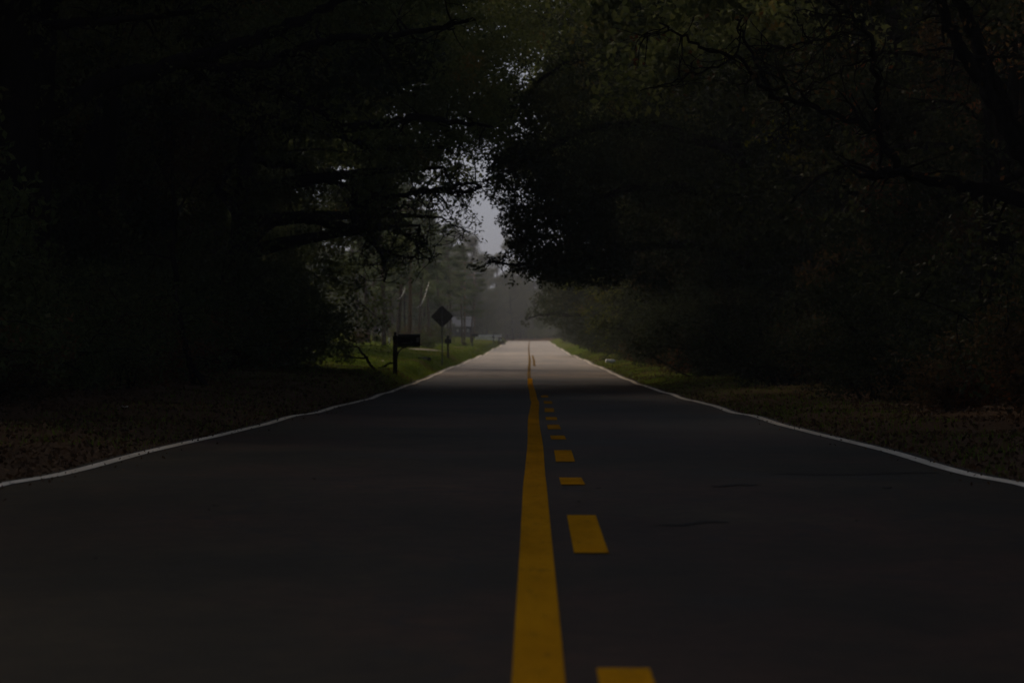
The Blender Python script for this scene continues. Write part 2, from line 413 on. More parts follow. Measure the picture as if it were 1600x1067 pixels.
def tree_geo(seed, H, base, Rc, leaf, n_leaf, trunk_r=.18, limbs=12, clump_r=.6, top=.85):
    rng = np.random.default_rng(seed)
    wood = []; tips = []
    tp, tr = wobble(rng, (0, 0, -.25), (rng.normal() * .06, rng.normal() * .06, 1), H * top, trunk_r, trunk_r * .3, 10, .09)
    tr[0] *= 1.35; wood.append(tube_np(tp, tr, 9))
    for k in range(limbs):
        t = (k + rng.random()) / limbs; h = base + (H * top * .95 - base) * t
        i = min(int((h + .25) / (H * top) * 10), 9); p0 = tp[i] + (tp[i + 1] - tp[i]) * rng.random()
        az = k * 2.4 + rng.normal() * .4; el = R(5 + 55 * t + rng.normal() * 8)
        ln = Rc * (1.05 - .5 * t ** 1.5) * rng.uniform(.75, 1.1)
        d = (math.cos(az) * math.cos(el), math.sin(az) * math.cos(el), math.sin(el))
        r0 = tr[i] * rng.uniform(.35, .55)
        pp, rr = wobble(rng, p0, d, ln, r0, r0 * .25, 8, .32, .25); wood.append(tube_np(pp, rr, 6))
        for q in range(6):
            m = rng.integers(2, 9); az2 = az + rng.normal() * 1.0; el2 = el + rng.normal() * .5
            d2 = (math.cos(az2) * math.cos(el2), math.sin(az2) * math.cos(el2), math.sin(el2))
            p2, r2 = wobble(rng, pp[m], d2, ln * rng.uniform(.25, .5), rr[m] * .6, .006, 5, .4, .2); wood.append(tube_np(p2, r2, 4))
            tips += [p2[-1], p2[3]]
        tips += [pp[-1], pp[5]]
    tips = np.array(tips); per = max(6, n_leaf // len(tips))
    w = rng.uniform(.4, 1.6, len(tips))
    L = [clump(rng, tips[k], clump_r * rng.uniform(.7, 1.3), int(per * w[k])) for k in range(len(tips))]
    c = np.concatenate(L); c[:, 2] = np.maximum(c[:, 2], .08)
    lv = leaves_np(rng, c, rng.uniform(.7, 1.25, len(c)) * leaf)
    return merge(wood), lv

def shrub_geo(seed, H, Rc, leaf, n_leaf):
    rng = np.random.default_rng(seed); wood = []; tips = []
    for k in range(11):
        az = k * 2.4; el = R(rng.uniform(35, 85))
        d = (math.cos(az) * math.cos(el), math.sin(az) * math.cos(el), math.sin(el))
        pp, rr = wobble(rng, (rng.normal() * .15, rng.normal() * .15, -.1), d, H * rng.uniform(.7, 1.1), .03, .006, 6, .35, .3); wood.append(tube_np(pp, rr, 5))
        for m in (2, 3, 4, 5, 6):
            tips.append(pp[m])
            d2 = rng.normal(size=3); d2[2] *= .5
            p2, r2 = wobble(rng, pp[m], d2, Rc * .6, .012, .004, 4, .4, .3); wood.append(tube_np(p2, r2, 4)); tips.append(p2[-1]); tips.append(p2[2])
    tips = np.array(tips); per = n_leaf // len(tips)
    c = np.concatenate([clump(rng, t, rng.uniform(.25, .5), int(per * rng.uniform(.4, 1.6))) for t in tips]); c[:, 2] = np.abs(c[:, 2]) + .03
    return merge(wood), leaves_np(rng, c, rng.uniform(.7, 1.3, len(c)) * leaf)

def pine_geo(seed, H, leaf, n_leaf, base=.35):
    rng = np.random.default_rng(seed); wood = []; tips = []
    tp, tr = wobble(rng, (0, 0, -.25), (rng.normal() * .02, rng.normal() * .02, 1), H, .19, .04, 12, .04); wood.append(tube_np(tp, tr, 8))
    for k in range(38):
        t = (k + rng.random()) / 38; h = H * (base + (1 - base) * t); i = min(int(h / H * 12), 11)
        az = k * 2.4 + rng.normal() * .3; el = R(rng.uniform(-12, 28)); ln = (2.9 * (1 - t) ** .7 + .5) * rng.uniform(.6, 1.15)
        d = (math.cos(az) * math.cos(el), math.sin(az) * math.cos(el), math.sin(el))
        pp, rr = wobble(rng, tp[i] + (tp[i + 1] - tp[i]) * rng.random(), d, ln, .045, .01, 5, .25, -.1); wood.append(tube_np(pp, rr, 4)); tips += [pp[-1], pp[4], pp[3]]
    tips = np.array(tips); per = n_leaf // len(tips)
    c = np.concatenate([clump(rng, t, rng.uniform(.35, .75), int(per * rng.uniform(.3, 1.7)), .55) for t in tips])
    return merge(wood), leaves_np(rng, c, rng.uniform(.7, 1.3, len(c)) * leaf, .3)

def proto(geo, lm, bm, woodname, leafname):
    (wv, wf), (lv, lf) = geo
    return (mesh_np(woodname, wv, wf, bm, True), mesh_np(leafname, lv, lf, lm), woodname, leafname)

def place(pr, name, x, d, rz, sc, label, cat, group, z=None, sz=None):
    e = empty(name, (x, d, (float(ground_z(x, d)) if z is None else z)), rz)
    e.scale = (sc, sc, sc * (sz or 1))
    tag(e, label, cat, group)
    obj(pr[2], pr[0], e); obj(pr[3], pr[1], e)
    return e

def leafbound(d):      # photo x of the opening between the two woods
    return 0

rnd = random.Random(4)
T = [proto(tree_geo(11, 13, 2.2, 4.6, .125, 34000, .2, 13, .62), M['oak'], M['bark'], 'trunk', 'crown'),
     proto(tree_geo(12, 15, 2.6, 4.8, .135, 36000, .22, 14, .65), M['green'], M['bark'], 'trunk', 'crown'),
     proto(tree_geo(13, 11, 1.4, 4.0, .115, 30000, .14, 13, .6), M['rust'], M['bark'], 'trunk', 'crown'),
     proto(tree_geo(14, 16, 3.2, 5.2, .14, 36000, .24, 14, .7), M['oak'], M['bark'], 'trunk', 'crown'),
     proto(tree_geo(15, 9, .9, 3.2, .10, 26000, .10, 13, .5), M['green'], M['bark'], 'trunk', 'crown')]
TT = [proto(tree_geo(16, 16, 6.8, 7.0, .19, 56000, .26, 14, .9), M['oak'], M['bark'], 'trunk', 'crown'),
      proto(tree_geo(17, 18, 7.4, 7.4, .20, 56000, .28, 15, .95), M['green'], M['bark'], 'trunk', 'crown')]
SH = [proto(shrub_geo(21, 2.3, 1.3, .085, 8000), M['shrub'], M['bark'], 'stem', 'foliage'),
      proto(shrub_geo(22, 3.2, 1.5, .095, 9000), M['shrub'], M['bark'], 'stem', 'foliage'),
      proto(shrub_geo(23, 1.5, 1.0, .075, 6000), M['rust'], M['bark'], 'stem', 'foliage')]
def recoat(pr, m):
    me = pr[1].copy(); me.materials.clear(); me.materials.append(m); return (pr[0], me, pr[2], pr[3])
RT = [recoat(t_, M['dark'] if k_ != 2 else M['rust']) for k_, t_ in enumerate(T)]  # right-hand copies, shade painted into their leaves except the rust one
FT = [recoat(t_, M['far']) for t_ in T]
PN = [proto(pine_geo(31, 17, .22, 15000, .38), M['pine'], M['pine_bark'], 'trunk', 'crown'),
      proto(pine_geo(32, 15, .24, 15000, .25), M['pine'], M['pine_bark'], 'trunk', 'crown')]

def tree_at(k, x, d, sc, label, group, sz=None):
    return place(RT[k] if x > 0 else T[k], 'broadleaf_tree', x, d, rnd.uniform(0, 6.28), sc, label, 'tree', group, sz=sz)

# ---- the wood left of the road (d 30 to 130), then its deep part behind the lawn
LW = 'dark broadleaf tree packed in the shadowed wood on the mailbox side'
for k in range(13):
    d = 30 + k * 8.0 + rnd.uniform(-1.5, 1.5)
    tree_at([0, 3, 1, 4, 2][k % 5], -10.2 - rnd.uniform(0, 1.2) - (4.6 if d < 84 else 0), d, rnd.uniform(.85, 1.05) * (1.4 if d < 84 else 1), LW, 'trees of the wood on the mailbox side')
for k in range(14):
    d = 78 + k * 5 + rnd.uniform(-2, 2)
    tree_at(rnd.choice([0, 1, 3]), -15.5 - rnd.uniform(0, 3) - max(0, (d - 110) * .05), d, rnd.uniform(1, 1.25), LW, 'trees of the wood on the mailbox side')
for k in range(34):
    d = (95 + k * 3.6 if k < 12 else 290 + (k - 12) * 8) + rnd.uniform(-3, 3)
    x = -(.047 * d + 6.5) - rnd.uniform(0, .045 * d)
    tree_at(rnd.choice([0, 1, 3]), x, d, rnd.uniform(1.05, 1.35) * (.8 if d > 285 else 1), LW, 'trees of the wood on the mailbox side')
SHR = [recoat(t_, M['dark'] if k_ < 2 else M['rust']) for k_, t_ in enumerate(SH)]  # right-hand shrubs, shade painted into the leaf colour except the rust one
LS = 'low leafy undergrowth bush at the shaded edge of the wood on the mailbox side'
for k in range(44):
    d = 40 + k * 2.1 + rnd.uniform(-1, 1)
    if d < 50: continue
    x = -7.6 - rnd.uniform(0, 2.6) if d < 75 else -6.9 - rnd.uniform(0, 2.4)
    if d > 115: x = -7.0 - rnd.uniform(0, 2)
    place(SH[rnd.choice([0, 0, 1, 1, 2])], 'undergrowth_shrub', x, d, rnd.uniform(0, 6), rnd.uniform(.75, 1.2), LS, 'shrub', 'undergrowth on the mailbox side')
# ---- the wood right of the road (d 30 to 430)
RW = 'dark broadleaf tree in the unbroken wood on the side without mailboxes'
for k in range(36):
    d = 30 + k * 9.2 + rnd.uniform(-2, 2)
    x = 8.2 + rnd.uniform(0, 1.2) - (.5 if d > 150 else 0) + (4.2 if d < 66 else 0)
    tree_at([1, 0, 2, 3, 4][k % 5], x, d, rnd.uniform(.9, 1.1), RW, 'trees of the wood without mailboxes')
for k in range(22):
    d = 50 + k * 13 + rnd.uniform(-3, 3)
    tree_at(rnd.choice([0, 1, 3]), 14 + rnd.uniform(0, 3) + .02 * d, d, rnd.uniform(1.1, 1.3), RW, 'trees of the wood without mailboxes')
for k in range(14):
    d = 90 + k * 16 + rnd.uniform(-3, 3)
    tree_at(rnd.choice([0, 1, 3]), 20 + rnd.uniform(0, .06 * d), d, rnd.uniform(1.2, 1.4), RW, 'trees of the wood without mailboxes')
RS = 'low leafy undergrowth bush at the foot of the wood without mailboxes'
for k in range(64):
    d = 36 + k * 2.6 + (k * k) * .035 + rnd.uniform(-1, 1)
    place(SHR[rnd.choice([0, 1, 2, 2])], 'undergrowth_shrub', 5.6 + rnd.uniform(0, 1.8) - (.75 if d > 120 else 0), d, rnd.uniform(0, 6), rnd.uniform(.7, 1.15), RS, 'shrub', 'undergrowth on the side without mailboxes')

TL = 'tall straight tree with a high spreading crown, added to shade the road'
for k in range(19):  # added crowns, the near ones out of frame, shade the road and block sky
    d = 12 + k * 6.2 + rnd.uniform(-1, 1)
    for sx in (-1, 1):
        if d < 33 or (sx > 0 and k % 2): continue
        place(TT[rnd.randrange(2)], 'added_shade_tree', sx * (7.4 + rnd.uniform(0, 1.6) + (.015 * d if sx < 0 else 0)), d + sx * 1.5, rnd.uniform(0, 6.28), rnd.uniform(.95, 1.1), TL, 'tree', 'tall trees added to shade the road', sz=1.32 if d < 84 else 1.0)
for k in (0, 1, 2, 4, 6):
    d = 130 + k * 11.5
    place(TT[k % 2], 'added_shade_tree', -9.8 - k * .55, d, rnd.uniform(0, 6.28), rnd.uniform(1.0, 1.15), TL, 'tree', 'tall trees added to shade the road')
for k in range(11):
    d = 132 + k * 8.5
    place(TT[k % 2], 'added_shade_tree', 7.2, d, rnd.uniform(0, 6.28), rnd.uniform(1.0, 1.15), TL, 'tree', 'tall trees added to shade the road')

for k in range(30):
    d = 300 + k * 11 + rnd.uniform(-3, 3)
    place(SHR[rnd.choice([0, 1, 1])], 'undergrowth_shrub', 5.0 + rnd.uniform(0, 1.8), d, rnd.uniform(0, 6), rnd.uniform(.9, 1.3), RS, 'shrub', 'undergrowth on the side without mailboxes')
# ---- trees framing the view: their limbs follow the photograph, at the distance they stand
rooted = []
def traced(limbs, d0, spread, rng, twigs=5, twig_len=(.3, .85)):
    rooted.clear()
    """limbs: lists of (x, y, half width in px); distance d0 plus a slow drift along the limb"""
    wood = []; tips = []; done = []
    for L in limbs:
        a = np.array(L, float); m = max(8, 5 * len(a)); t = np.linspace(0, len(a) - 1, m)
        q = np.stack([np.interp(t, np.arange(len(a)), a[:, c]) for c in range(3)], 1)
        for _ in range(2): q[1:-1] = (q[:-2] + 2 * q[1:-1] + q[2:]) / 4
        sl = rng.uniform(-spread, spread); ds = d0; root = None
        if done:                     # spring from the limb it grows on, at that limb's own distance
            allq = np.concatenate([e[0] for e in done]); allp = np.concatenate([e[1] for e in done])
            i0 = int(np.argmin(np.hypot(allq[:, 0] - q[0, 0], allq[:, 1] - q[0, 1])))
            if np.hypot(*(allq[i0, :2] - q[0, :2])) < 22: root = allp[i0]; ds = root[1]
        d = ds + sl * np.linspace(0, 1, m)
        pts = np.stack([(q[:, 0] - CX) / F * d, d, CAMZ - (q[:, 1] - CY) / F * d], 1)
        pts[1:-1] += rng.normal(size=(m - 2, 3)) * .025
        if root is not None: pts[0] = root
        rooted.append(root is not None); done.append((q, pts))
        rr = q[:, 2] / F * d; wood.append(tube_np(pts, rr, 8))
        for k in range(twigs * len(a)):
            i = rng.integers(1, m); dr = rng.normal(size=3); dr[2] = dr[2] * .8 - .1
            p2, r2 = wobble(rng, pts[i], dr, rng.uniform(*twig_len), min(.03, rr[i] * .6), .006, 6, .5, .15); wood.append(tube_np(p2, r2, 4)); tips.append(p2[-1])
            p3, r3 = wobble(rng, p2[3], rng.normal(size=3), .45, .01, .005, 4, .5, .1); wood.append(tube_np(p3, r3, 4)); tips.append(p3[-1])
    return wood, tips

def in_poly(x, y, poly):
    c = np.zeros(len(x), bool); n = len(poly)
    for i in range(n):
        (x0, y0), (x1, y1) = poly[i], poly[i - 1]
        k = ((y0 > y) != (y1 > y)) & (x < (x1 - x0) * (y - y0) / (y1 - y0 + 1e-9) + x0); c ^= k
    return c

def frame_tree(name, label, base, lean, limbs, d0, spots, polys, leaf, seed, lm, group, per=70, tip_leaves=26, top=10, trunk_r=.26, depth=7, join=None, twigs=5):
    rng = np.random.default_rng(seed); e = empty(name, (base[0], base[1], float(ground_z(*base))))
    tag(e, label, 'tree', group)
    wood, tips = traced(limbs, d0, depth * .6, rng, twigs)
    b = np.array([base[0], base[1], float(ground_z(*base)) - .2])
    tp = np.array([b + np.array(lean) * t ** 1.3 * top + np.array([.1 * math.sin(5 * t), 0, top * t]) for t in np.linspace(0, 1, 12)])
    wood.append(tube_np(tp, np.linspace(trunk_r * 1.3, trunk_r * .45, 12), 10))
    # boughs that carry each traced limb from the trunk
    for L, has_root in zip(limbs, list(rooted)):
        s0 = np.array(P(L[0][0], L[0][1], d0)); k = int(np.argmin(np.abs(tp[:, 2] - s0[2] + .5)))
        if join and not has_root:
            a = tp[k]; mid = (a + s0) / 2 + np.array([0, 0, .25]); tt = np.linspace(0, 1, 9)[:, None]
            pts = (1 - tt) ** 2 * a + 2 * tt * (1 - tt) * mid + tt ** 2 * s0
            wood.append(tube_np(pts, np.linspace(trunk_r * .6, L[0][2] / F * d0 * 1.02, 9), 8))
    limbp = np.concatenate([v for v, f in wood]); C = []
    for t in tips: C.append(clump(rng, t, .22, tip_leaves))
    for (x, y, r, w) in spots:
        d = d0 + rng.uniform(-depth, depth) * .5
        rad = r / F * d; c = np.array(P(x, y, d)); m = max(8, int(per * w * (r / 20.) ** 2))
        q = clump(rng, c, rad, m, 1.0); q[:, 1] = d + (q[:, 1] - d) * 2.2; C.append(q)
        nb = limbp[int(np.argmin(((limbp - c) ** 2).sum(1)))]; tt = np.linspace(0, 1, 8)[:, None]
        if np.linalg.norm(c - nb) > 1.0: continue
        br = nb + (c - nb) * tt + np.array([0, 0, .12]) * np.sin(tt * np.pi); br[1:-1] += rng.normal(size=(6, 3)) * .03
        wood.append(tube_np(br, np.linspace(.016, .008, 8), 5))
        for _ in range(3):
            p2, r2 = wobble(rng, c + 0 * rng.normal(size=3) * rad * .3, rng.normal(size=3), rad * 1.1, .014, .005, 5, .5, .1); wood.append(tube_np(p2, r2, 4))
    for (poly, dens, rcl, nl, dr) in polys:
        P2 = np.array(poly, float); lo = P2.min(0); hi = P2.max(0); n = int(dens)
        x = rng.uniform(lo[0], hi[0], n); y = rng.uniform(lo[1], hi[1], n); k = in_poly(x, y, poly)
        for xx, yy in zip(x[k], y[k]):
            d = d0 + rng.uniform(dr[0], dr[1]); C.append(clump(rng, P(xx, yy, d), rcl * rng.uniform(.6, 1.3), int(nl * rng.uniform(.5, 1.5)), .7))
    c = np.concatenate(C)
    zmin = ground_z(c[:, 0], c[:, 1]) + .05; c = c[c[:, 2] > zmin]
    off = np.array(e.location)
    wv, wf = merge(wood); lv, lf = leaves_np(rng, c, rng.uniform(.7, 1.3, len(c)) * leaf)
    obj('trunk', mesh_np('trunk', wv - off, wf, M['bark'], True), e)
    obj('crown', mesh_np('crown', lv - off, lf, lm), e)
    return e

# big spreading oak, near, on the mailbox side: limbs across the upper left of the view
frame_tree('oak_tree', 'massive spreading oak with thick black limbs above the mailbox side', (-8.8, 74), (.05, 0, 0), [
    [(-60, 245, 17), (60, 190, 15), (150, 130, 14), (280, 102, 13), (360, 72, 11), (440, 48, 9), (520, 6, 7), (600, -40, 5)],
    [(285, 104, 9), (350, 105, 7), (420, 102, 6), (470, 75, 6), (520, 58, 6), (600, 58, 5), (680, 45, 4), (740, 30, 3)],
    [(300, 112, 8), (345, 140, 6), (390, 168, 5), (430, 187, 4)],
    [(345, 118, 6), (400, 135, 5), (450, 147, 5), (490, 170, 4), (520, 192, 3)],
    [(-40, 60, 14), (40, 30, 11), (90, 0, 9), (130, -40, 7)], [(60, 42, 8), (140, 36, 7), (230, 30, 5), (330, 10, 4)]],
    75, [], [([(-60, -60), (760, -60), (700, 40), (520, 60), (250, 130), (-60, 260)], 430, .6, 110, (3, 22))],
    .10, 101, M['oak'], None, tip_leaves=10, top=9, trunk_r=.42, depth=5, join=True)
# second oak further on: crossing limbs and the crown that frames the opening
frame_tree('oak_tree', 'old oak at the wood edge with crooked low boughs beside the sky gap', (-7.6, 112), (.1, 0, 0), [
    [(250, 178, 7), (380, 186, 8), (440, 196, 9), (520, 200, 8), (600, 194, 7), (650, 182, 6), (720, 190, 4), (770, 200, 2)],
    [(470, 198, 5), (540, 215, 5), (580, 232, 5), (620, 233, 4), (650, 228, 3), (700, 232, 2)],
    [(340, 300, 6), (355, 268, 6), (378, 249, 6), (400, 250, 6), (425, 258, 5), (460, 262, 4), (500, 280, 4), (535, 288, 3)],
    [(430, 345, 9), (480, 338, 9), (520, 350, 9), (558, 364, 9), (566, 340, 6), (572, 318, 4), (592, 300, 3)],
    [(556, 362, 6), (552, 330, 6), (556, 305, 4), (548, 280, 3)],
    [(562, 358, 5), (580, 338, 4), (596, 328, 3), (640, 322, 2)],
    [(568, 356, 4), (600, 352, 4), (625, 358, 3), (640, 372, 3), (658, 381, 3), (668, 381, 2)],
    [(572, 362, 3), (585, 378, 3), (596, 400, 3), (602, 420, 2), (600, 440, 1.5)],
    [(592, 392, 2), (630, 402, 1.5), (665, 404, 1.2), (690, 398, 1)],
    [(590, 312, 4), (640, 303, 4), (690, 297, 4), (720, 288, 3), (745, 287, 2.5), (752, 292, 2)],
    [(640, 298, 3), (660, 295, 2.5), (700, 299, 2.5), (730, 300, 2.5), (752, 293, 2)],
    [(655, 352, 1.6), (654, 366, 1.4), (662, 378, 1.2)], [(690, 340, 1.5), (710, 352, 1.2), (735, 363, 1)],
    [(695, 262, 2), (700, 280, 1.5), (716, 290, 1)], [(720, 300, 1.4), (722, 312, 1), (730, 326, .8)]],
    112, [(600, 300, 30, 1), (640, 262, 28, 1), (645, 326, 15, .7), (628, 346, 20, .7), (598, 338, 30, .9), (690, 240, 22, 1), (722, 222, 24, 1), (700, 205, 28, 1), (752, 215, 24, 1),
          (665, 235, 26, 1), (620, 225, 36, 1), (738, 246, 12, 1), (714, 262, 11, .9), (735, 301, 6, 1.2), (650, 374, 10, .8),
          (640, 366, 9, .8), (660, 386, 6, 1), (614, 374, 9, .5), (572, 404, 13, .6), (560, 440, 20, .8), (552, 480, 20, .9), (546, 520, 18, 1), (542, 550, 15, .9), (575, 455, 9, .6), (640, 404, 7, .5), (672, 404, 6, .5), (565, 330, 26, .8), (655, 255, 16, 1), (780, 225, 18, 1)],
    [([(-40, -60), (860, -60), (838, 30), (800, 90), (780, 150), (800, 200), (740, 228), (640, 262), (580, 300), (540, 360), (540, 560), (480, 560), (300, 300), (-40, 260)], 1350, .6, 95, (2, 28)),
     ([(440, 300), (540, 360), (548, 560), (440, 575)], 60, .4, 60, (0, 10)), ([(620, -60), (872, -60), (852, 50), (802, 100), (785, 190), (815, 232), (700, 238), (640, 200)], 560, .55, 90, (0, 20)), ([(560, -60), (880, -60), (868, 40), (812, 110), (800, 190), (640, 200), (560, 120)], 460, .55, 90, (10, 30)), ([(560, 190), (700, 215), (690, 240), (650, 262), (620, 300), (560, 340)], 90, .45, 80, (-4, 8))],
    .105, 102, M['oak'], None, per=115, tip_leaves=5, top=8.5, trunk_r=.34, depth=6, join=True, twigs=4)
# the oak opposite, hanging over the road
frame_tree('oak_tree', 'leafy oak without bare limbs, its crown overhanging the road opposite the crooked oak', (6.6, 128), (-.12, 0, 0), [
    [(1110, 300, 9), (1040, 290, 7), (960, 300, 6), (900, 330, 4), (850, 350, 3), (810, 380, 2)],
    [(1090, 220, 9), (1000, 190, 7), (920, 200, 5), (860, 230, 4), (800, 260, 3), (760, 285, 2)],
    [(1080, 150, 8), (980, 100, 6), (900, 90, 5), (850, 120, 3), (820, 160, 2)],
    [(1080, 380, 7), (980, 390, 5), (900, 410, 4), (840, 418, 3), (790, 412, 2), (764, 408, 1.4)]],
    126, [(806, 40, 22, .5), (820, 100, 22, .6), (800, 130, 18, .6), (835, 150, 22, .7), (812, 175, 18, .6), (795, 195, 18, .8), (850, 20, 26, .8), (860, 110, 22, .5), (868, 180, 22, 1), (772, 310, 14, 1.3), (783, 345, 12, 1.3), (792, 365, 10, 1.3), (800, 385, 12, 1.2), (790, 402, 9, 1.3), (770, 408, 6, 1.4), (805, 325, 22, 1.3), (815, 355, 18, 1.3), (770, 258, 22, 1), (800, 230, 26, 1), (828, 212, 22, .8), (774, 288, 20, 1.1), (790, 316, 20, 1.1), (800, 346, 17, 1), (825, 338, 26, 1), (850, 300, 36, 1), (812, 376, 13, .9), (818, 400, 16, 1),
          (778, 410, 10, 1), (764, 408, 7, 1), (800, 420, 12, 1), (828, 425, 17, 1), (846, 438, 12, 1), (850, 390, 32, 1), (880, 420, 30, 1), (778, 340, 7, 1), (860, 250, 36, 1), (900, 330, 50, 1), (788, 400, 8, 1),
          (842, 215, 14, .6), (835, 240, 20, .8), (755, 285, 8, 1), (760, 300, 8, 1), (900, 430, 24, 1), (870, 440, 12, 1)],
    [([(880, -60), (1150, -60), (1150, 430), (1000, 445), (880, 440), (845, 420), (835, 330), (850, 240), (875, 180), (870, 60)], 900, .6, 70, (-5, 22)),
     ([(835, 250), (940, 250), (980, 440), (850, 430)], 200, .5, 70, (-4, 10)), ([(788, 225), (850, 225), (862, 440), (806, 424), (800, 392), (792, 345), (776, 312), (766, 268)], 190, .34, 60, (-4, 6)), ([(900, 40), (1290, 40), (1290, 470), (1000, 455), (880, 435), (880, 300)], 300, .55, 70, (-9, -3)), ([(745, 150), (840, 140), (850, 250), (770, 262), (735, 235)], 60, .5, 70, (-3, 8))],
    .11, 103, M['green'], None, per=125, tip_leaves=12, top=9, trunk_r=.3, depth=7, join=True, twigs=4)
# big forked tree near, upper right
frame_tree('forked_tree', 'thick forked tree with a long bare crooked bough above the verge without mailboxes', (7.3, 60), (-.03, 0, 0), [
    [(1640, 300, 18), (1595, 235, 15), (1570, 190, 14), (1535, 130, 12), (1500, 80, 11), (1482, 40, 9), (1465, -20, 8)],
    [(1600, 250, 13), (1575, 180, 12), (1545, 110, 11), (1522, 60, 10), (1505, 10, 9), (1495, -30, 8)],
    [(1640, 322, 13), (1560, 302, 11), (1500, 290, 9), (1440, 280, 8), (1405, 268, 7), (1385, 230, 6), (1368, 200, 5)],
    [(1410, 270, 6), (1380, 271, 6), (1344, 275, 4)],
    [(1368, 200, 5), (1372, 150, 4.5), (1366, 95, 4), (1360, 55, 3.5), (1335, 30, 3), (1295, 8, 2.5), (1280, -20, 2)],
    [(1368, 200, 5), (1300, 178, 4.5), (1240, 160, 4), (1202, 148, 3.6), (1190, 110, 3), (1165, 60, 2.4), (1150, 30, 2)],
    [(1198, 142, 3), (1160, 90, 3), (1110, 80, 2.6), (1065, 55, 2), (1030, 36, 1.4)],
    [(1150, 88, 2), (1100, 112, 1.6), (1050, 128, 1.2), (1000, 142, .8)],
    [(1255, 163, 2), (1268, 130, 1.4), (1272, 80, 1)], [(1180, 80, 2), (1250, 70, 1.6), (1320, 52, 1.2)],
    [(1270, 70, 1.5), (1240, 20, 1)], [(1360, 90, 2), (1310, 112, 1.5), (1260, 140, 1)]],
    60, [], [([(1420, -60), (1660, -60), (1660, 260), (1560, 120)], 50, .4, 30, (2, 9))], .085, 104, M['rust'], None, tip_leaves=2, top=6.5, trunk_r=.3, depth=3, join=True, twigs=2)
# thin leaning tree on the left bank
frame_tree('leaning_tree', 'thin bare leaning trunk rising from leaf litter on the mailbox side bank', (-6.18, 83), (0, 0, 0), [
    [(314, 634, 6.5), (305, 600, 5.5), (294, 560, 5), (284, 510, 4.6), (275, 460, 4.4), (271, 400, 4), (274, 340, 3.6), (268, 280, 3), (272, 220, 2.4)],
    [(272, 350, 2.2), (290, 300, 1.8), (320, 270, 1.4), (340, 230, 1)], [(270, 300, 2), (250, 260, 1.5), (235, 215, 1)]],
    83, [], [([(220, 170), (350, 170), (340, 290), (230, 300)], 26, .4, 40, (-2, 3))], .095, 105, M['rust'], None, tip_leaves=2, top=.6, trunk_r=.075, depth=2, twigs=1)
# further right-hand tree reaching over the road in the haze, with lit yellow-green leaves
frame_tree('roadside_tree', 'hazy green tree reaching low over the road beyond the dark oak', (5.6, 300), (-.05, 0, 0), [
    [(960, 470, 5), (920, 462, 4), (880, 465, 3), (848, 475, 2)], [(950, 490, 4), (900, 492, 3), (860, 490, 2), (826, 496, 1)]],
    300, [(845, 468, 14, 1), (862, 455, 17, 1), (882, 462, 22, 1), (842, 488, 12, 1), (860, 488, 16, 1), (827, 497, 6, 1), (890, 500, 22, 1), (908, 520, 16, 1), (838, 478, 12, 1), (850, 496, 10, .8), (905, 470, 24, 1), (835, 470, 9, 1), (832, 485, 9, 1), (870, 475, 22, 1), (850, 445, 10, .8), (885, 520, 14, .8)],
    [([(845, 400), (1010, 380), (1010, 560), (930, 548), (895, 528), (870, 505), (842, 495)], 420, .7, 80, (-8, 12))], .17, 106, M['green'], None, per=120, tip_leaves=12, top=6.5, trunk_r=.22, depth=10, join=True, twigs=3)
frame_tree('yellowing_tree', 'yellow green tree catching the light in the wood beyond the oak without mailboxes', (6.4, 215), (-.05, 0, 0), [
    [(1010, 470, 5), (960, 455, 4), (920, 440, 2.5), (890, 445, 1.5)]],
    215, [(885, 448, 10, 1), (880, 442, 8, 1), (905, 455, 12, .9), (925, 460, 14, .9), (915, 480, 14, .7), (930, 500, 16, .7), (945, 470, 16, .7), (925, 515, 14, .6)],
    [([(890, 430), (1010, 420), (1010, 560), (935, 545), (905, 500)], 60, .6, 50, (-2, 6))], .13, 107, M['gold'], None, per=70, tip_leaves=12, top=4.5, trunk_r=.16, depth=6, join=True, twigs=3)
# the yellow patch in the upper right canopy
frame_tree('yellowing_tree', 'slender tree with a patch of yellow leaves under the bare crooked bough', (7.2, 92), (-.03, 0, 0), [
    [(1330, 300, 5), (1290, 250, 4), (1240, 215, 3), (1200, 215, 2)]],
    90, [(1180, 212, 22, .5), (1230, 205, 30, .6), (1280, 200, 26, .6), (1300, 215, 20, .5), (1200, 225, 14, .6), (1330, 90, 26, .4), (1430, 20, 30, .5)],
    [], .09, 108, M['gold'], None, per=34, tip_leaves=8, top=4.6, trunk_r=.12, depth=4, join=True, twigs=2)

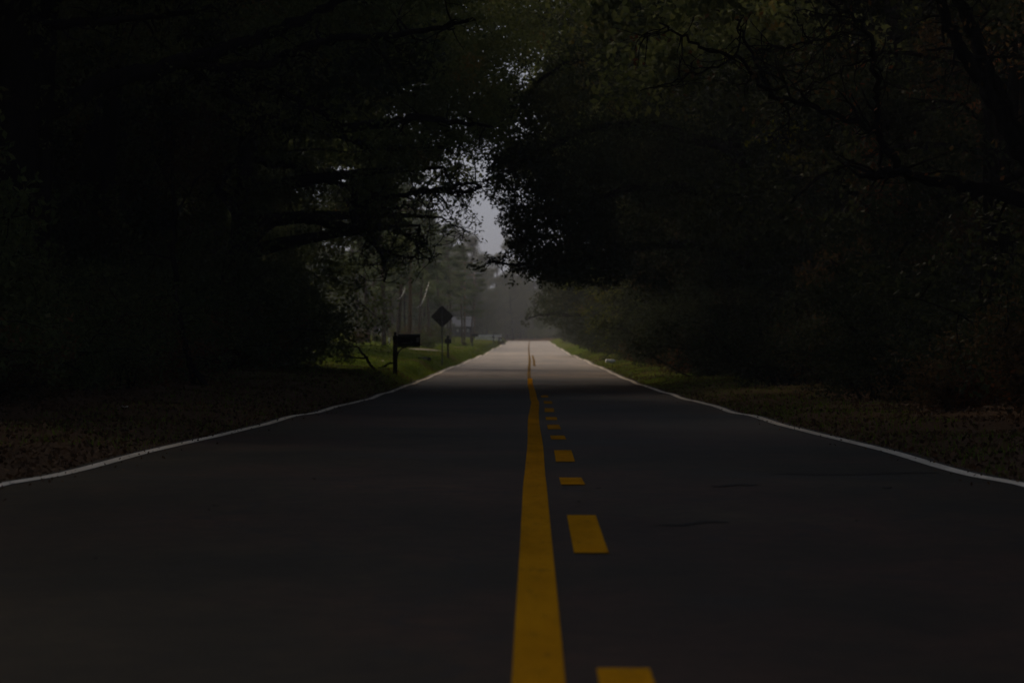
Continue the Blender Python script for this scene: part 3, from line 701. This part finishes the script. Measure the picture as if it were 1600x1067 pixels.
# ---- hazy trees beyond the lawn and the crest
PL = 'tall hazy pine standing far behind the lawn and mailboxes'
def px_x(x, d): return (x - CX) / F * d
for (x, d, k, sc) in [(600, 285, 0, .85), (575, 300, 1, .9), (622, 330, 1, .9), (655, 345, 0, .62), (670, 400, 0, .72), (585, 360, 0, 1.1), (640, 390, 1, .8), (612, 430, 0, 1.2), (690, 430, 1, .68), (704, 440, 0, .70), (722, 455, 0, .60), (736, 470, 1, .56), (560, 420, 1, 1.2), (660, 480, 1, .9), (630, 520, 0, 1.3), (590, 540, 1, 1.4), (700, 520, 0, .8), (676, 560, 1, .95)]:
    place(PN[k], 'pine_tree', px_x(x, d), d, rnd.uniform(0, 6), sc, PL, 'tree', 'hazy pines behind the lawn')
FL = 'pale grey-green tree dissolving in haze at the far end of the road'
for (x, d, k, sc) in [(718, 690, 1, .7), (742, 680, 0, .62), (728, 700, 3, .75), (700, 690, 3, .85), (680, 700, 1, 1.0), (760, 760, 1, .62), (775, 820, 0, .72), (792, 900, 3, .66), (750, 880, 3, .8), (812, 940, 1, .72), (826, 1000, 3, .74), (845, 960, 0, .8), (865, 900, 1, .8), (885, 860, 0, .85),
                         (910, 800, 3, .85), (725, 820, 0, .9), (700, 780, 1, 1), (660, 760, 3, 1.2), (640, 700, 0, 1.2), (610, 720, 1, 1.4), (570, 700, 3, 1.4), (800, 1040, 0, .8), (775, 1000, 1, .9), (845, 1060, 1, .9), (880, 620, 1, .7), (905, 520, 3, .75), (900, 440, 0, .75), (735, 690, 2, .55), (756, 680, 2, .55), (880, 1020, 0, 1)]:
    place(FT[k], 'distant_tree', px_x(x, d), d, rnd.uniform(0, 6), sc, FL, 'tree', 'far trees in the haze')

for k in range(9):
    d = 222 + k * 8; place(T[[1, 0, 3][k % 3]], 'broadleaf_tree', px_x(240 + (k * 53) % 160, d), d, rnd.uniform(0, 6), rnd.uniform(1.05, 1.25), LW, 'tree', 'trees of the wood on the mailbox side')
for (px, d, m) in [(462, 214, 1), (436, 200, 0), (488, 236, 3)]:
    place(T[m], 'broadleaf_tree', px_x(px, d), d, 1.0 + d, 1.1, LW, 'tree', 'trees of the wood on the mailbox side')
BL = 'bushy dark tree filling the back of the lawn under the hazy pines'
for k in range(46):
    d = 430 + k * 6.5; x = px_x(rnd.uniform(470, 678), d)
    place(FT[4], 'bushy_tree', x, d, rnd.uniform(0, 6), rnd.uniform(.75, 1.25), BL, 'tree', 'bushy trees behind the lawn')
for k in range(110):
    d = 765 + k * 3.0; x = px_x(680 + (k * 47) % 270, d); sc = rnd.uniform(.55, .75) if d < 880 else rnd.uniform(.8, 1.05)
    if abs(x - float(road_c(d))) < 5.5: continue
    place(FT[4], 'distant_tree', x, d, rnd.uniform(0, 6), sc, FL, 'tree', 'far trees in the haze')
for k in range(30):
    d = 664 + k * 5.5; x = px_x(rnd.uniform(640, 764), d)
    place(FT[4], 'distant_tree', x, d, rnd.uniform(0, 6), rnd.uniform(.5, .75), FL, 'tree', 'far trees in the haze')
for k, (x, yt) in enumerate([(700, 338), (712, 352), (724, 366), (736, 378), (746, 392), (756, 401), (764, 408), (774, 412), (783, 418), (792, 420), (802, 424), (811, 428), (820, 431), (830, 434), (840, 438), (850, 440), (862, 440), (876, 440)]):
    d = 840 + (k * 29) % 70; X = px_x(x, d); m = [0, 3, 1][k % 3]; hh = (13, 15, 16)[[0, 1, 3].index([0, 3, 1][k % 3])]
    if abs(X - float(road_c(d))) < 4: X += 6 if X > road_c(d) else -6
    sc = (CAMZ - (yt - CY) / F * d - float(ground_z(X, d))) / (hh * .97)
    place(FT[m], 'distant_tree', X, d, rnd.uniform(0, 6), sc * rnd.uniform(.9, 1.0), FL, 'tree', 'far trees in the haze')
for k in range(22):
    d = 872 + (k % 5) * 14; x = px_x(768 + k * 4.6, d)
    if abs(x - float(road_c(d))) < 4.5: continue
    place(FT[4], 'distant_tree', x, d, rnd.uniform(0, 6), rnd.uniform(.75, 1.0), FL, 'tree', 'far trees in the haze')
HL = 'low scrubby bush in the dim hedge under the far trees'
for k in range(34):
    d = 560 + (k % 5) * 9; place(SH[k % 2], 'hedge_bush', px_x(478 + k * 5.8, d), d, rnd.uniform(0, 6), rnd.uniform(.9, 1.3), HL, 'bush', 'scrub under the far trees')
for k in range(44):
    d = 790 + (k % 4) * 11; x = px_x(690 + k * 5.2, d)
    if abs(x - float(road_c(d))) < 4.5: continue
    place(SH[k % 2], 'hedge_bush', x, d, rnd.uniform(0, 6), rnd.uniform(.7, 1.1), HL, 'bush', 'scrub under the far trees')
for k in range(30):
    d = 900 + (k % 4) * 12; x = px_x(740 + k * 5, d)
    if abs(x - float(road_c(d))) < 4.5: continue
    place(SH[k % 2], 'hedge_bush', x, d, rnd.uniform(0, 6), rnd.uniform(1.2, 1.7), HL, 'bush', 'scrub under the far trees')
for k in range(10):
    d = 430 + k * 34; x = 6.4 + rnd.uniform(0, 1.5)
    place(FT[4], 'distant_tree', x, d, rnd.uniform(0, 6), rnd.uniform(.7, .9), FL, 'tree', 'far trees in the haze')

# ------------------------------------------------------------------ verge cover
rng = np.random.default_rng(5)
def scatter(n, xa, xb, da, db, power=1.0):
    d = da * (db / da) ** (rng.random(n) ** power); x = xa + (xb - xa) * rng.random(n) ** 1.0
    return x + road_c(d), d
xs = []; dd = []
for (n, xa, xb, da, db) in [(52000, -3.3, -8.5, 9, 140), (32000, 3.3, 7, 9, 150), (9000, 3.4, 6, 140, 340)]:
    a, b = scatter(n, xa, xb, da, db); xs.append(a); dd.append(b)
xs = np.concatenate(xs); dd = np.concatenate(dd)
c = np.stack([xs, dd, ground_z(xs, dd) + rng.uniform(.004, .05, len(xs))], -1)
n3 = 1300; sd3 = np.where(rng.random(n3) < .6, -1, 1); d3 = 22 * (150 / 22) ** rng.random(n3); x3 = road_c(d3) + sd3 * (HALF + .14 - .5 * rng.random(n3) ** 3)
c = np.concatenate([c, np.stack([x3, d3, road_z(d3) + .012], -1)])
v, f = leaves_np(rng, c, np.where(np.arange(len(c)) >= len(xs), .5, 1) * rng.uniform(.025, .078, len(c)), .6, 1.6)
lo = obj('leaf_litter', mesh_np('leaf_litter', v, f, M['litter'])); tag(lo, 'brown dead leaves carpeting the shaded road verges', None, None, 'stuff')

xs = []; dd = []
for (n, xa, xb, da, db) in [(26000, -3.42, -9, 115, 420), (16000, -6, -17, 140, 420), (9000, 3.42, 5.6, 60, 420), (5000, -3.42, -6, 40, 130), (3000, 3.4, 5, 30, 80)]:
    a, b = scatter(n, xa, xb, da, db); xs.append(a); dd.append(b)
xs = np.concatenate(xs); dd = np.concatenate(dd); n = len(xs)
hh = rng.uniform(.03, .10, n) * np.where(dd > 160, 1, .9); ww = .006 + dd * .00006
az = rng.uniform(0, 6.28, n); ln = rng.normal(size=(n, 2)) * .35
b0 = np.stack([xs, dd, ground_z(xs, dd) - .01], -1); sx = np.stack([np.cos(az) * ww, np.sin(az) * ww, 0 * ww], -1)
tip = b0 + np.stack([ln[:, 0] * hh, ln[:, 1] * hh, hh], -1)
v = np.stack([b0 - sx, b0 + sx, tip], 1).reshape(-1, 3)
go = obj('grass', mesh_np('grass', v, np.arange(3 * n).reshape(n, 3), M['grass'])); tag(go, 'short grass on the lawn and along the road edges', None, None, 'stuff')

# driveways crossing the lawn
def drive(name, xa, xb, da, db, label):
    gxs = np.linspace(xa, xb, 40); V = []
    for x in gxs:
        for t in np.linspace(0, 1, 6):
            d = da + (db - da) * t + .35 * math.sin(x * 1.3); V.append((x, d, float(ground_z(x, d)) + .05))
    i = np.arange(39)[:, None] * 6; j = np.arange(5)[None]
    f = np.stack([i + j, i + 6 + j, i + 7 + j, i + 1 + j], -1).reshape(-1, 4)
    o = obj(name, mesh_np(name, V, f, M['gravel'], True)); tag(o, label, None, None, 'structure')
drive('driveway', -16, -5.6, 168, 169.8, 'pale gravel drive crossing the lawn behind the nearest mailbox')
drive('driveway', -14, -4.6, 262, 264.2, 'second pale drive crossing the lawn further up the road')

# ------------------------------------------------------------------ mailboxes
def mailbox_main(x, d, H):
    z = float(ground_z(x, d)); e = empty('mailbox', (x, d, z))
    tag(e, 'nearest black mailbox on a timber post with finial and bracket, box towards the road', 'mailbox', 'mailboxes along the lawn')
    s = H / 1.19
    m = MB(); m.box((0, 0, .5 * s), (.125 * s, .125 * s, 1.16 * s), .008); m.build('post', M['black_wood'], e)
    m = MB(); m.lathe((0, 0, 1.08 * s), [(.05*s, 0), (.055*s, .01*s), (.03*s, .02*s), (.028*s, .035*s), (.045*s, .06*s), (.04*s, .085*s), (.012*s, .11*s), (.002, .115*s)]); m.build('finial', M['black_wood'], e, True)
    # support arm and box: long axis along x towards the road
    m = MB(); m.box((.36 * s, 0, .770 * s), (.66 * s, .12 * s, .035 * s), .006); m.build('support_arm', M['black_wood'], e)
    pts = []
    for k in range(9):
        a = R(90 * k / 8); pts.append((.05 * s + .27 * s * (1 - math.cos(a)), 0, .46 * s + .30 * s * math.sin(a)))
    m = MB(); m.tube(pts, [.022 * s] * 9, 8); m.build('bracket', M['black'], e, True)
    prof = [(-.15*s, .79*s), (.15*s, .79*s), (.15*s, .985*s)] + [(.15*s*math.cos(R(a)), .985*s + .15*s*math.sin(R(a))) for a in range(15, 180, 15)] + [(-.15*s, .985*s)]
    m = MB(); m.prism(prof, .07 * s, .68 * s, 0); bx = m.build('box', M['black'], e)
    prof2 = [(p * 1.05, .79*s + (q - .79*s) * 1.03 - .004) for p, q in prof]
    m = MB(); m.prism(prof2, .681 * s, .705 * s, 0); m.box((.72*s, 0, .83*s), (.04*s, .05*s, .018*s), .004); dr = m.build('door', M['black'], e)
    m = MB(); m.box((.635*s, -.154*s, .96*s), (.075*s, .008*s, .13*s), .002); fl = m.build('number_plate', M['grey_plastic'], e)
    m = MB(); m.box((.34*s, -.157*s, .87*s), (.30*s, .012*s, .03*s), .003); m.box((.47*s, -.158*s, .90*s), (.05*s, .012*s, .08*s), .003); m.build('flag', M['steel'], e)
    return e
mailbox_main(px_x(617.5, 134.6), 134.6, 1.27)

def mailbox_small(x, d, H, label, side=0, bw=.2):
    z = float(ground_z(x, d)); e = empty('mailbox', (x, d, z)); tag(e, label, 'mailbox', 'mailboxes along the lawn')
    m = MB(); m.box((0, 0, H * .42), (.10, .10, H * .92), .008); m.build('post', M['black_wood'], e)
    m = MB()
    if side == 0:   # seen end on
        prof = [(-bw, H*.66), (bw, H*.66), (bw, H*.80)] + [(bw*math.cos(R(a)), H*.80 + .1*math.sin(R(a))) for a in range(20, 180, 20)] + [(-bw, H*.80)]
        m.prism(prof, -.25, .25, 1); m.build('box', M['black'], e)
        m = MB(); m.lathe((0, -.0, H*.80 + .08), [(.05, 0), (.04, .05), (.075, .09), (.06, .15), (.01, .19)]); m.build('finial', M['black_wood'], e, True)
    else:
        prof = [(-.12, H*.78), (.12, H*.78), (.12, H*.9)] + [(.12*math.cos(R(a)), H*.9 + .1*H*math.sin(R(a))) for a in range(20, 180, 20)] + [(-.12, H*.9)]
        m.prism(prof, -.06, bw * 2, 0); m.build('box', M['black'], e)
        m = MB(); m.prism([(-.12, H*.78), (.12, H*.78), (.12, H*.97), (-.12, H*.97)], bw*2 + .002, bw*2 + .02, 0); m.build('door', M['black'], e)
        m = MB(); m.tube([(.05, 0, H*.5), (.12, 0, H*.68), (.24, 0, H*.76)], [.03, .03, .03], 8); m.build('bracket', M['black'], e)
    return e
mailbox_small(px_x(700, 222), 222, 1.12, 'black mailbox seen end on, just beside the diamond road sign post', 0, .16)
mailbox_small(px_x(738, 389), 389, 1.2, 'black mailbox standing between the diamond sign and the low white fence', 1, .25)
mailbox_small(px_x(771, 520), 520, .95, 'small dark mailbox at the end of the low white fence', 0, .11)
mailbox_small(px_x(779, 535), 535, .95, 'far dark mailbox nearest the road crest beyond the white fence', 1, .2)

# ------------------------------------------------------------------ diamond sign seen from behind
x, d = px_x(691, 194), 194.0; z = float(ground_z(x, d)); e = empty('road_sign', (x, d, z))
tag(e, 'diamond road sign seen from behind on a slim steel post beside the lawn', 'sign')
m = MB(); m.box((0, 0, 1.2), (.055, .04, 2.5), .006); m.build('post', M['steel'], e)
hd = .47; cz = 1 - (494.5 - CY) / F * d - z
pl = [(0, cz - hd), (.04, cz - hd + .015), (hd - .015, cz - .04), (hd, cz), (hd - .015, cz + .04), (.04, cz + hd - .015), (0, cz + hd), (-.04, cz + hd - .015), (-hd + .015, cz + .04), (-hd, cz), (-hd + .015, cz - .04), (-.04, cz - hd + .015)]
m = MB(); m.prism(pl, .024, .029, 1); m.build('sign_plate', M['sign_back'], e)
m = MB()
for zz in (-.25, .22): m.lathe((0, 0, 0), [(.001, 0), (.001, .0001)], 4) if False else m.box((0, -.024, cz + zz), (.022, .012, .022), .003)
m.build('bolt', M['steel'], e)

# ------------------------------------------------------------------ fallen branch beside the mailbox
def branch_px(paths, d, name, label, cat):
    wood = []; b = P(paths[0][-1][0], paths[0][-1][1], d); e0 = np.array([b[0], d, float(ground_z(b[0], d))])
    rg = np.random.default_rng(77)
    for L in paths:
        a = np.array(L, float); t = np.linspace(0, len(a) - 1, 5 * len(a)); q = np.stack([np.interp(t, np.arange(len(a)), a[:, c]) for c in range(3)], 1)
        for _ in range(2): q[1:-1] = (q[:-2] + 2*q[1:-1] + q[2:]) / 4
        dq = d + .5 * np.sin(np.linspace(0, 2.2, len(q)))
        pts = np.stack([(q[:, 0] - CX) / F * dq, dq, CAMZ - (q[:, 1] - CY) / F * dq], 1); pts[1:-1] += rg.normal(size=(len(q) - 2, 3)) * .008
        wood.append(tube_np(pts, q[:, 2] / F * dq, 7))
    v, f = merge(wood); o = obj(name, mesh_np(name, v - e0, f, M['bark'], True)); o.location = e0; tag(o, label, cat); return o
branch_px([[(530, 542, .8), (545, 540, 1.2), (560, 542, 1.5), (567, 553, 1.8), (573, 559, 2.2), (575, 565, 2.2), (583, 575, 1.8), (588, 579, 1.4)], [(532, 558, .8), (548, 558, 1.1), (560, 559, 1.4), (572, 560, 1.6)]],
          131, 'fallen_branch', 'bare crooked fallen branch lying on the bank beside the nearest mailbox', 'branch')
branch_px([[(617, 567, 1), (607, 567, 1.4), (602, 572, 1.6), (592, 575, 1.3), (584, 577, .8)]], 133, 'fallen_branch', 'short broken stick leaning at the foot of the nearest mailbox post', 'branch')

# ------------------------------------------------------------------ white posts, low white fence, house, bushes
for (px, d, H, lb) in [(575.5, 300, .58, 'short white marker post on the lawn nearest the wood'), (608, 320, .5, 'short white marker post on the lawn just left of the nearest mailbox'), (594, 420, .95, 'taller white post far back behind the lawn by the pines')]:
    x = px_x(px, d); z = float(ground_z(x, d)); e = empty('white_post', (x, d, z)); tag(e, lb, 'post')
    m = MB(); m.box((0, 0, H / 2 - .05), (.11, .11, H), .01); m.build('shaft', M['white_wood'], e)
    m = MB(); m.prism([(-.07, -.07), (.07, -.07), (.07, .07), (-.07, .07)], H - .049, H - .01, 2); m.build('cap', M['white_wood'], e)
d = 560; x0, x1 = px_x(743, d), px_x(783, d); xm = (x0 + x1) / 2; z = float(ground_z(xm, d)); e = empty('picket_fence', (xm, d, z)); tag(e, 'low white picket fence beside the far end of the road', 'fence')
L = x1 - x0
m = MB()
for k in range(23): m.box((-L/2 + (k + .5) * L / 23, 0, .32), (L / 23 * .62, .02, .66), .004)
m.build('picket_row', M['white_wood'], e)
for zz, nm in ((.60, 'rail'), (.16, 'rail')):
    m = MB(); m.box((0, .045, zz), (L, .04, .22 if zz > .5 else .08), .004); m.build(nm, M['white_wood'], e)
for sx in (-1, 0, 1):
    m = MB(); m.box((sx * L / 2, .12, .36), (.10, .10, .85), .01); m.build('post', M['white_wood'], e)

d = 640; x = px_x(712, d); z = float(ground_z(x, d)); e = empty('house', (x, d, z)); tag(e, 'small dark sided house with a pale grey roof behind the diamond sign', 'house')
m = MB(); m.box((0, 2.5, .55), (4.4, 5, 1.9)); m.build('wall', M['wall'], e)
m = MB(); m.prism([(-.35, 1.5), (5.35, 1.5), (2.5, 2.9)], -2.5, 2.5, 0); m.build('roof', M['roof'], e)
for wx in (.25, 1.0, 1.75):
    m = MB(); m.box((wx, -.02, .95), (.26, .05, .4), .01); w = m.build('window', M['white_wood'], e)
    m = MB(); m.box((wx, -.05, .95), (.19, .02, .32), .004); m.build('pane', M['glass_w'], w)

def bush(px, d, k, sc, label, mat=None):
    x = px_x(px, d); e = place(SH[k], 'garden_bush', x, d, rnd.uniform(0, 6), sc, label, 'bush', None)
    if mat:
        for ch in e.children:
            if ch.name.startswith('foliage'):
                ch.data = ch.data.copy(); ch.data.materials.clear(); ch.data.materials.append(M[mat])
    return e
bush(622, 350, 1, .5, 'yellow green bush at the back of the lawn above the nearest mailbox', 'gold')
bush(648, 340, 0, .75, 'reddish brown bush behind the nearest mailbox door', 'rust')
bush(668, 300, 0, .5, 'round dark green bush midway between nearest mailbox and diamond sign')
bush(681, 400, 1, .7, 'tall pale green bush just behind the diamond sign post', 'gold')
bush(588, 345, 2, .5, 'low pale shrub among the white posts', 'gold')
bush(726, 395, 2, .28, 'low dark clump of weeds on the lawn before the far mailbox')
bush(785, 545, 2, .36, 'small dark bush by the road crest next to the far mailboxes')
bush(560, 290, 0, .5, 'brown bush at the left end of the lawn beside the wood', 'rust')

# culvert pipe under the drive
d = 186; x = px_x(663, d); z = float(ground_z(x, d)); e = empty('culvert', (x, d, z)); tag(e, 'dark culvert mouth with a pale concrete headwall in the lawn ditch', 'culvert')
m = MB(); m.box((0, .12, .02), (.22, .14, .22), .01); m.build('headwall', M['concrete'], e)
for sx in (-1, 1):
    m = MB(); m.lathe((0, 0, 0), [(.08, -.05), (.095, 0), (.095, .2), (.075, .2), (.075, .0)], 14)
    o = m.build('pipe', M['black'], e, True); o.rotation_euler = (R(90), 0, 0); o.location = (sx * .2, .06, .02)

# ------------------------------------------------------------------ utility poles, lamp and wires
def pole(px, d, H, label, arm=None, r=.14):
    x = px_x(px, d); z = float(ground_z(x, d)); e = empty('utility_pole', (x, d, z)); tag(e, label, 'pole', 'utility poles along the lawn')
    m = MB(); m.tube([(0, 0, -.3), (0.01, 0, H * .5), (0, 0, H)], [r, r * .85, r * .7], 12); m.build('shaft', M['pole'], e, True)
    m = MB(); m.box((0, -.16, H - .5), (2.0, .10, .12), .01); m.build('crossarm', M['pole'], e)
    for k in (-.85, -.3, .3, .85):
        m = MB(); m.lathe((k, -.16, H - .44), [(.03, 0), (.05, .02), (.03, .06), (.05, .09), (.035, .13)], 10); m.build('insulator', M['grey_plastic'], e, True)
    return e, x, z
p1, x1, z1 = pole(641, 330, 10.5, 'brown utility pole with a lamp arm rising behind the nearest mailbox', r=.13)
p2, x2, z2 = pole(726, 520, 9.5, 'pale hazy utility pole right of the diamond sign', r=.11)
p3, x3, z3 = pole(741, 640, 9.5, 'most distant hazy utility pole above the farther mailbox', r=.11)
lz = CAMZ - (392 - CY) / F * 330 - z1
m = MB(); m.tube([(0, -.1, lz - .35), (-.5, -.1, lz + .1), (-1.2, -.1, lz + .16), (-1.5, -.1, lz + .12)], [.03] * 4, 8); m.build('lamp_arm', M['steel'], p1, True)
m = MB(); m.lathe((-1.62, -.1, lz - .02), [(.02, .17), (.10, .15), (.19, .06), (.20, 0), (.19, -.01)], 16); lh = m.build('lamp_head', M['steel'], p1, True)
t = NT('lit_lamp'); t.base((.9, .85, .7)); t.b.inputs['Emission Color'].default_value = (1, .9, .72, 1); t.b.inputs['Emission Strength'].default_value = 1.1
m = MB(); m.lathe((-1.62, -.1, lz - .02), [(.17, -.012), (.17, -.05), (.11, -.12), (.02, -.14)], 16); m.build('lens', t.m, lh, True)
# overhead wires between the poles: the sagging spans seen end on
def wire(a, b, sag, label, r=.014):
    a = np.array(a); b = np.array(b); t = np.linspace(0, 1, 90)
    p = a + (b - a) * t[:, None]; p[:, 2] -= 4 * sag * t * (1 - t)
    v, f = tube_np(p - a, np.full(90, r), 6); o = obj('overhead_wire', mesh_np('overhead_wire', v, f, M['wire'], True)); o.location = a
    tag(o, label, 'wire', 'overhead wires')
S0 = 180.0
for (pa, pb, sag, lb) in [(((585, 447), (597, 440)), None, 0, 'short lit curve of overhead wire furthest into the wood'), (((619, 467), (633, 450)), None, 0, 'middle lit curve of overhead wire beside the brown pole'), (((650, 480), (670, 441)), None, 0, 'longest lit curve of overhead wire between brown pole and diamond sign')]:
    (xa, ya), (xb, yb) = pa
    A = P(xa, ya, 270.); B = P(xb, yb, 318.); tt = np.linspace(0, 1, 24)
    pts = A + (B - A) * tt[:, None]; pts[:, 2] = A[2] + (B[2] - A[2]) * tt ** 1.9
    v, f = tube_np(pts - A, np.interp(tt, [0, .2, .8, 1], [.005, .009, .009, .005]), 6); o = obj('service_wire', mesh_np('service_wire', v, f, M['wire'], True)); o.location = A; tag(o, lb, 'wire', 'hanging service wires')

# ------------------------------------------------------------------ litter: white bag, leaves and clods on the road
x, d = px_x(954, 212), 212.0; z = float(ground_z(x, d)) + .07
rg = np.random.default_rng(3); nu, nv = 28, 14; V = []
for a in range(nv + 1):
    th = math.pi * a / nv
    for b in range(nu):
        ph = 2 * math.pi * b / nu
        r = 1 + .16 * math.sin(3 * ph + 2 * th) + .12 * math.sin(7 * ph - 4 * th) + .07 * math.sin(13 * ph + 9 * th) + .03 * rg.normal()
        px_, pz_ = math.sin(th) * math.cos(ph), math.cos(th)
        zz = .075 * pz_ * r + .07 * math.exp(-((px_ + .85) / .22) ** 2) * max(pz_, 0) ** .5
        V.append((.225 * px_ * r, .15 * math.sin(th) * math.sin(ph) * r, zz + .06))
f = [(a * nu + b, a * nu + (b + 1) % nu, (a + 1) * nu + (b + 1) % nu, (a + 1) * nu + b) for a in range(nv) for b in range(nu)]
o = obj('plastic_bag', mesh_np('plastic_bag', V, f, M['bag'])); o.location = (x, d, z); tag(o, 'crumpled white plastic bag lying on the grass verge opposite the mailboxes', 'litter')

def leaf_thing(px, py, size, mat, label, rz, grp='dark leaves and clods on the asphalt', curl=.5, zoff=.012):
    d = d_at(py); x = px_x(px, d); inroad = abs(x - road_c(d)) < HALF + .1
    z = float(road_z(d)) if inroad else float(ground_z(x, d)) + .03
    V = []; nn = 9
    for k in range(nn):
        t = k / (nn - 1); w = math.sin(math.pi * min(1, t * .95 + .03)) ** .8 * .32
        lift = curl * (t - .5) ** 2 * 1.2
        for s in (-1, 0, 1): V.append(((t - .5) * size, s * w * size, size * (lift + .10 * abs(s) * (1 - .5 * t))))
    f = [(k * 3 + s, k * 3 + s + 1, k * 3 + s + 4, k * 3 + s + 3) for k in range(nn - 1) for s in (0, 1)]
    o = obj('fallen_leaf', mesh_np('fallen_leaf', V, f, mat, True)); o.location = (x, d, z + zoff); o.rotation_euler = (0, 0, rz); tag(o, label, 'leaf', grp)
LBL = 'small curled dark leaf lying on the open asphalt'
for (px, py, s) in [(150, 877, .05), (327, 800, .04), (338, 793, .04), (491, 751, .05), (1386, 766, .06), (1341, 817, .03), (905, 787, .03), (430, 657, .10), (1060, 630, .07), (935, 766, .03), (883, 767, .04)]:
    leaf_thing(px, py, s, M['black_wood'], LBL, rnd.uniform(0, 6), curl=.15)
leaf_thing(336, 673, .13, M['gold'], 'yellow leaf resting on the verge against the white edge line', .2, None)
leaf_thing(195, 653, .12, M['white_wood'], 'pale scrap lying in the dead leaves below the thin leaning trunk', .9, None)

# ------------------------------------------------------------------ haze
m = MB(); m.box((0, 770, 12), (900, 1940, 44)); hz = m.build('haze', M['bag']); hz['kind'] = 'stuff'; hz['label'] = 'thin grey morning haze filling the road'
hm = bpy.data.materials.new('haze_air'); hm.use_nodes = True; nt = hm.node_tree; nt.nodes.clear()
ho = nt.nodes.new('ShaderNodeOutputMaterial'); pv = nt.nodes.new('ShaderNodeVolumePrincipled')
pv.inputs['Color'].default_value = (.80, .86, .98, 1); pv.inputs['Density'].default_value = .00020; pv.inputs['Anisotropy'].default_value = .1
nt.links.new(pv.outputs[0], ho.inputs['Volume'])
hz.data.materials.clear(); hz.data.materials.append(hm)
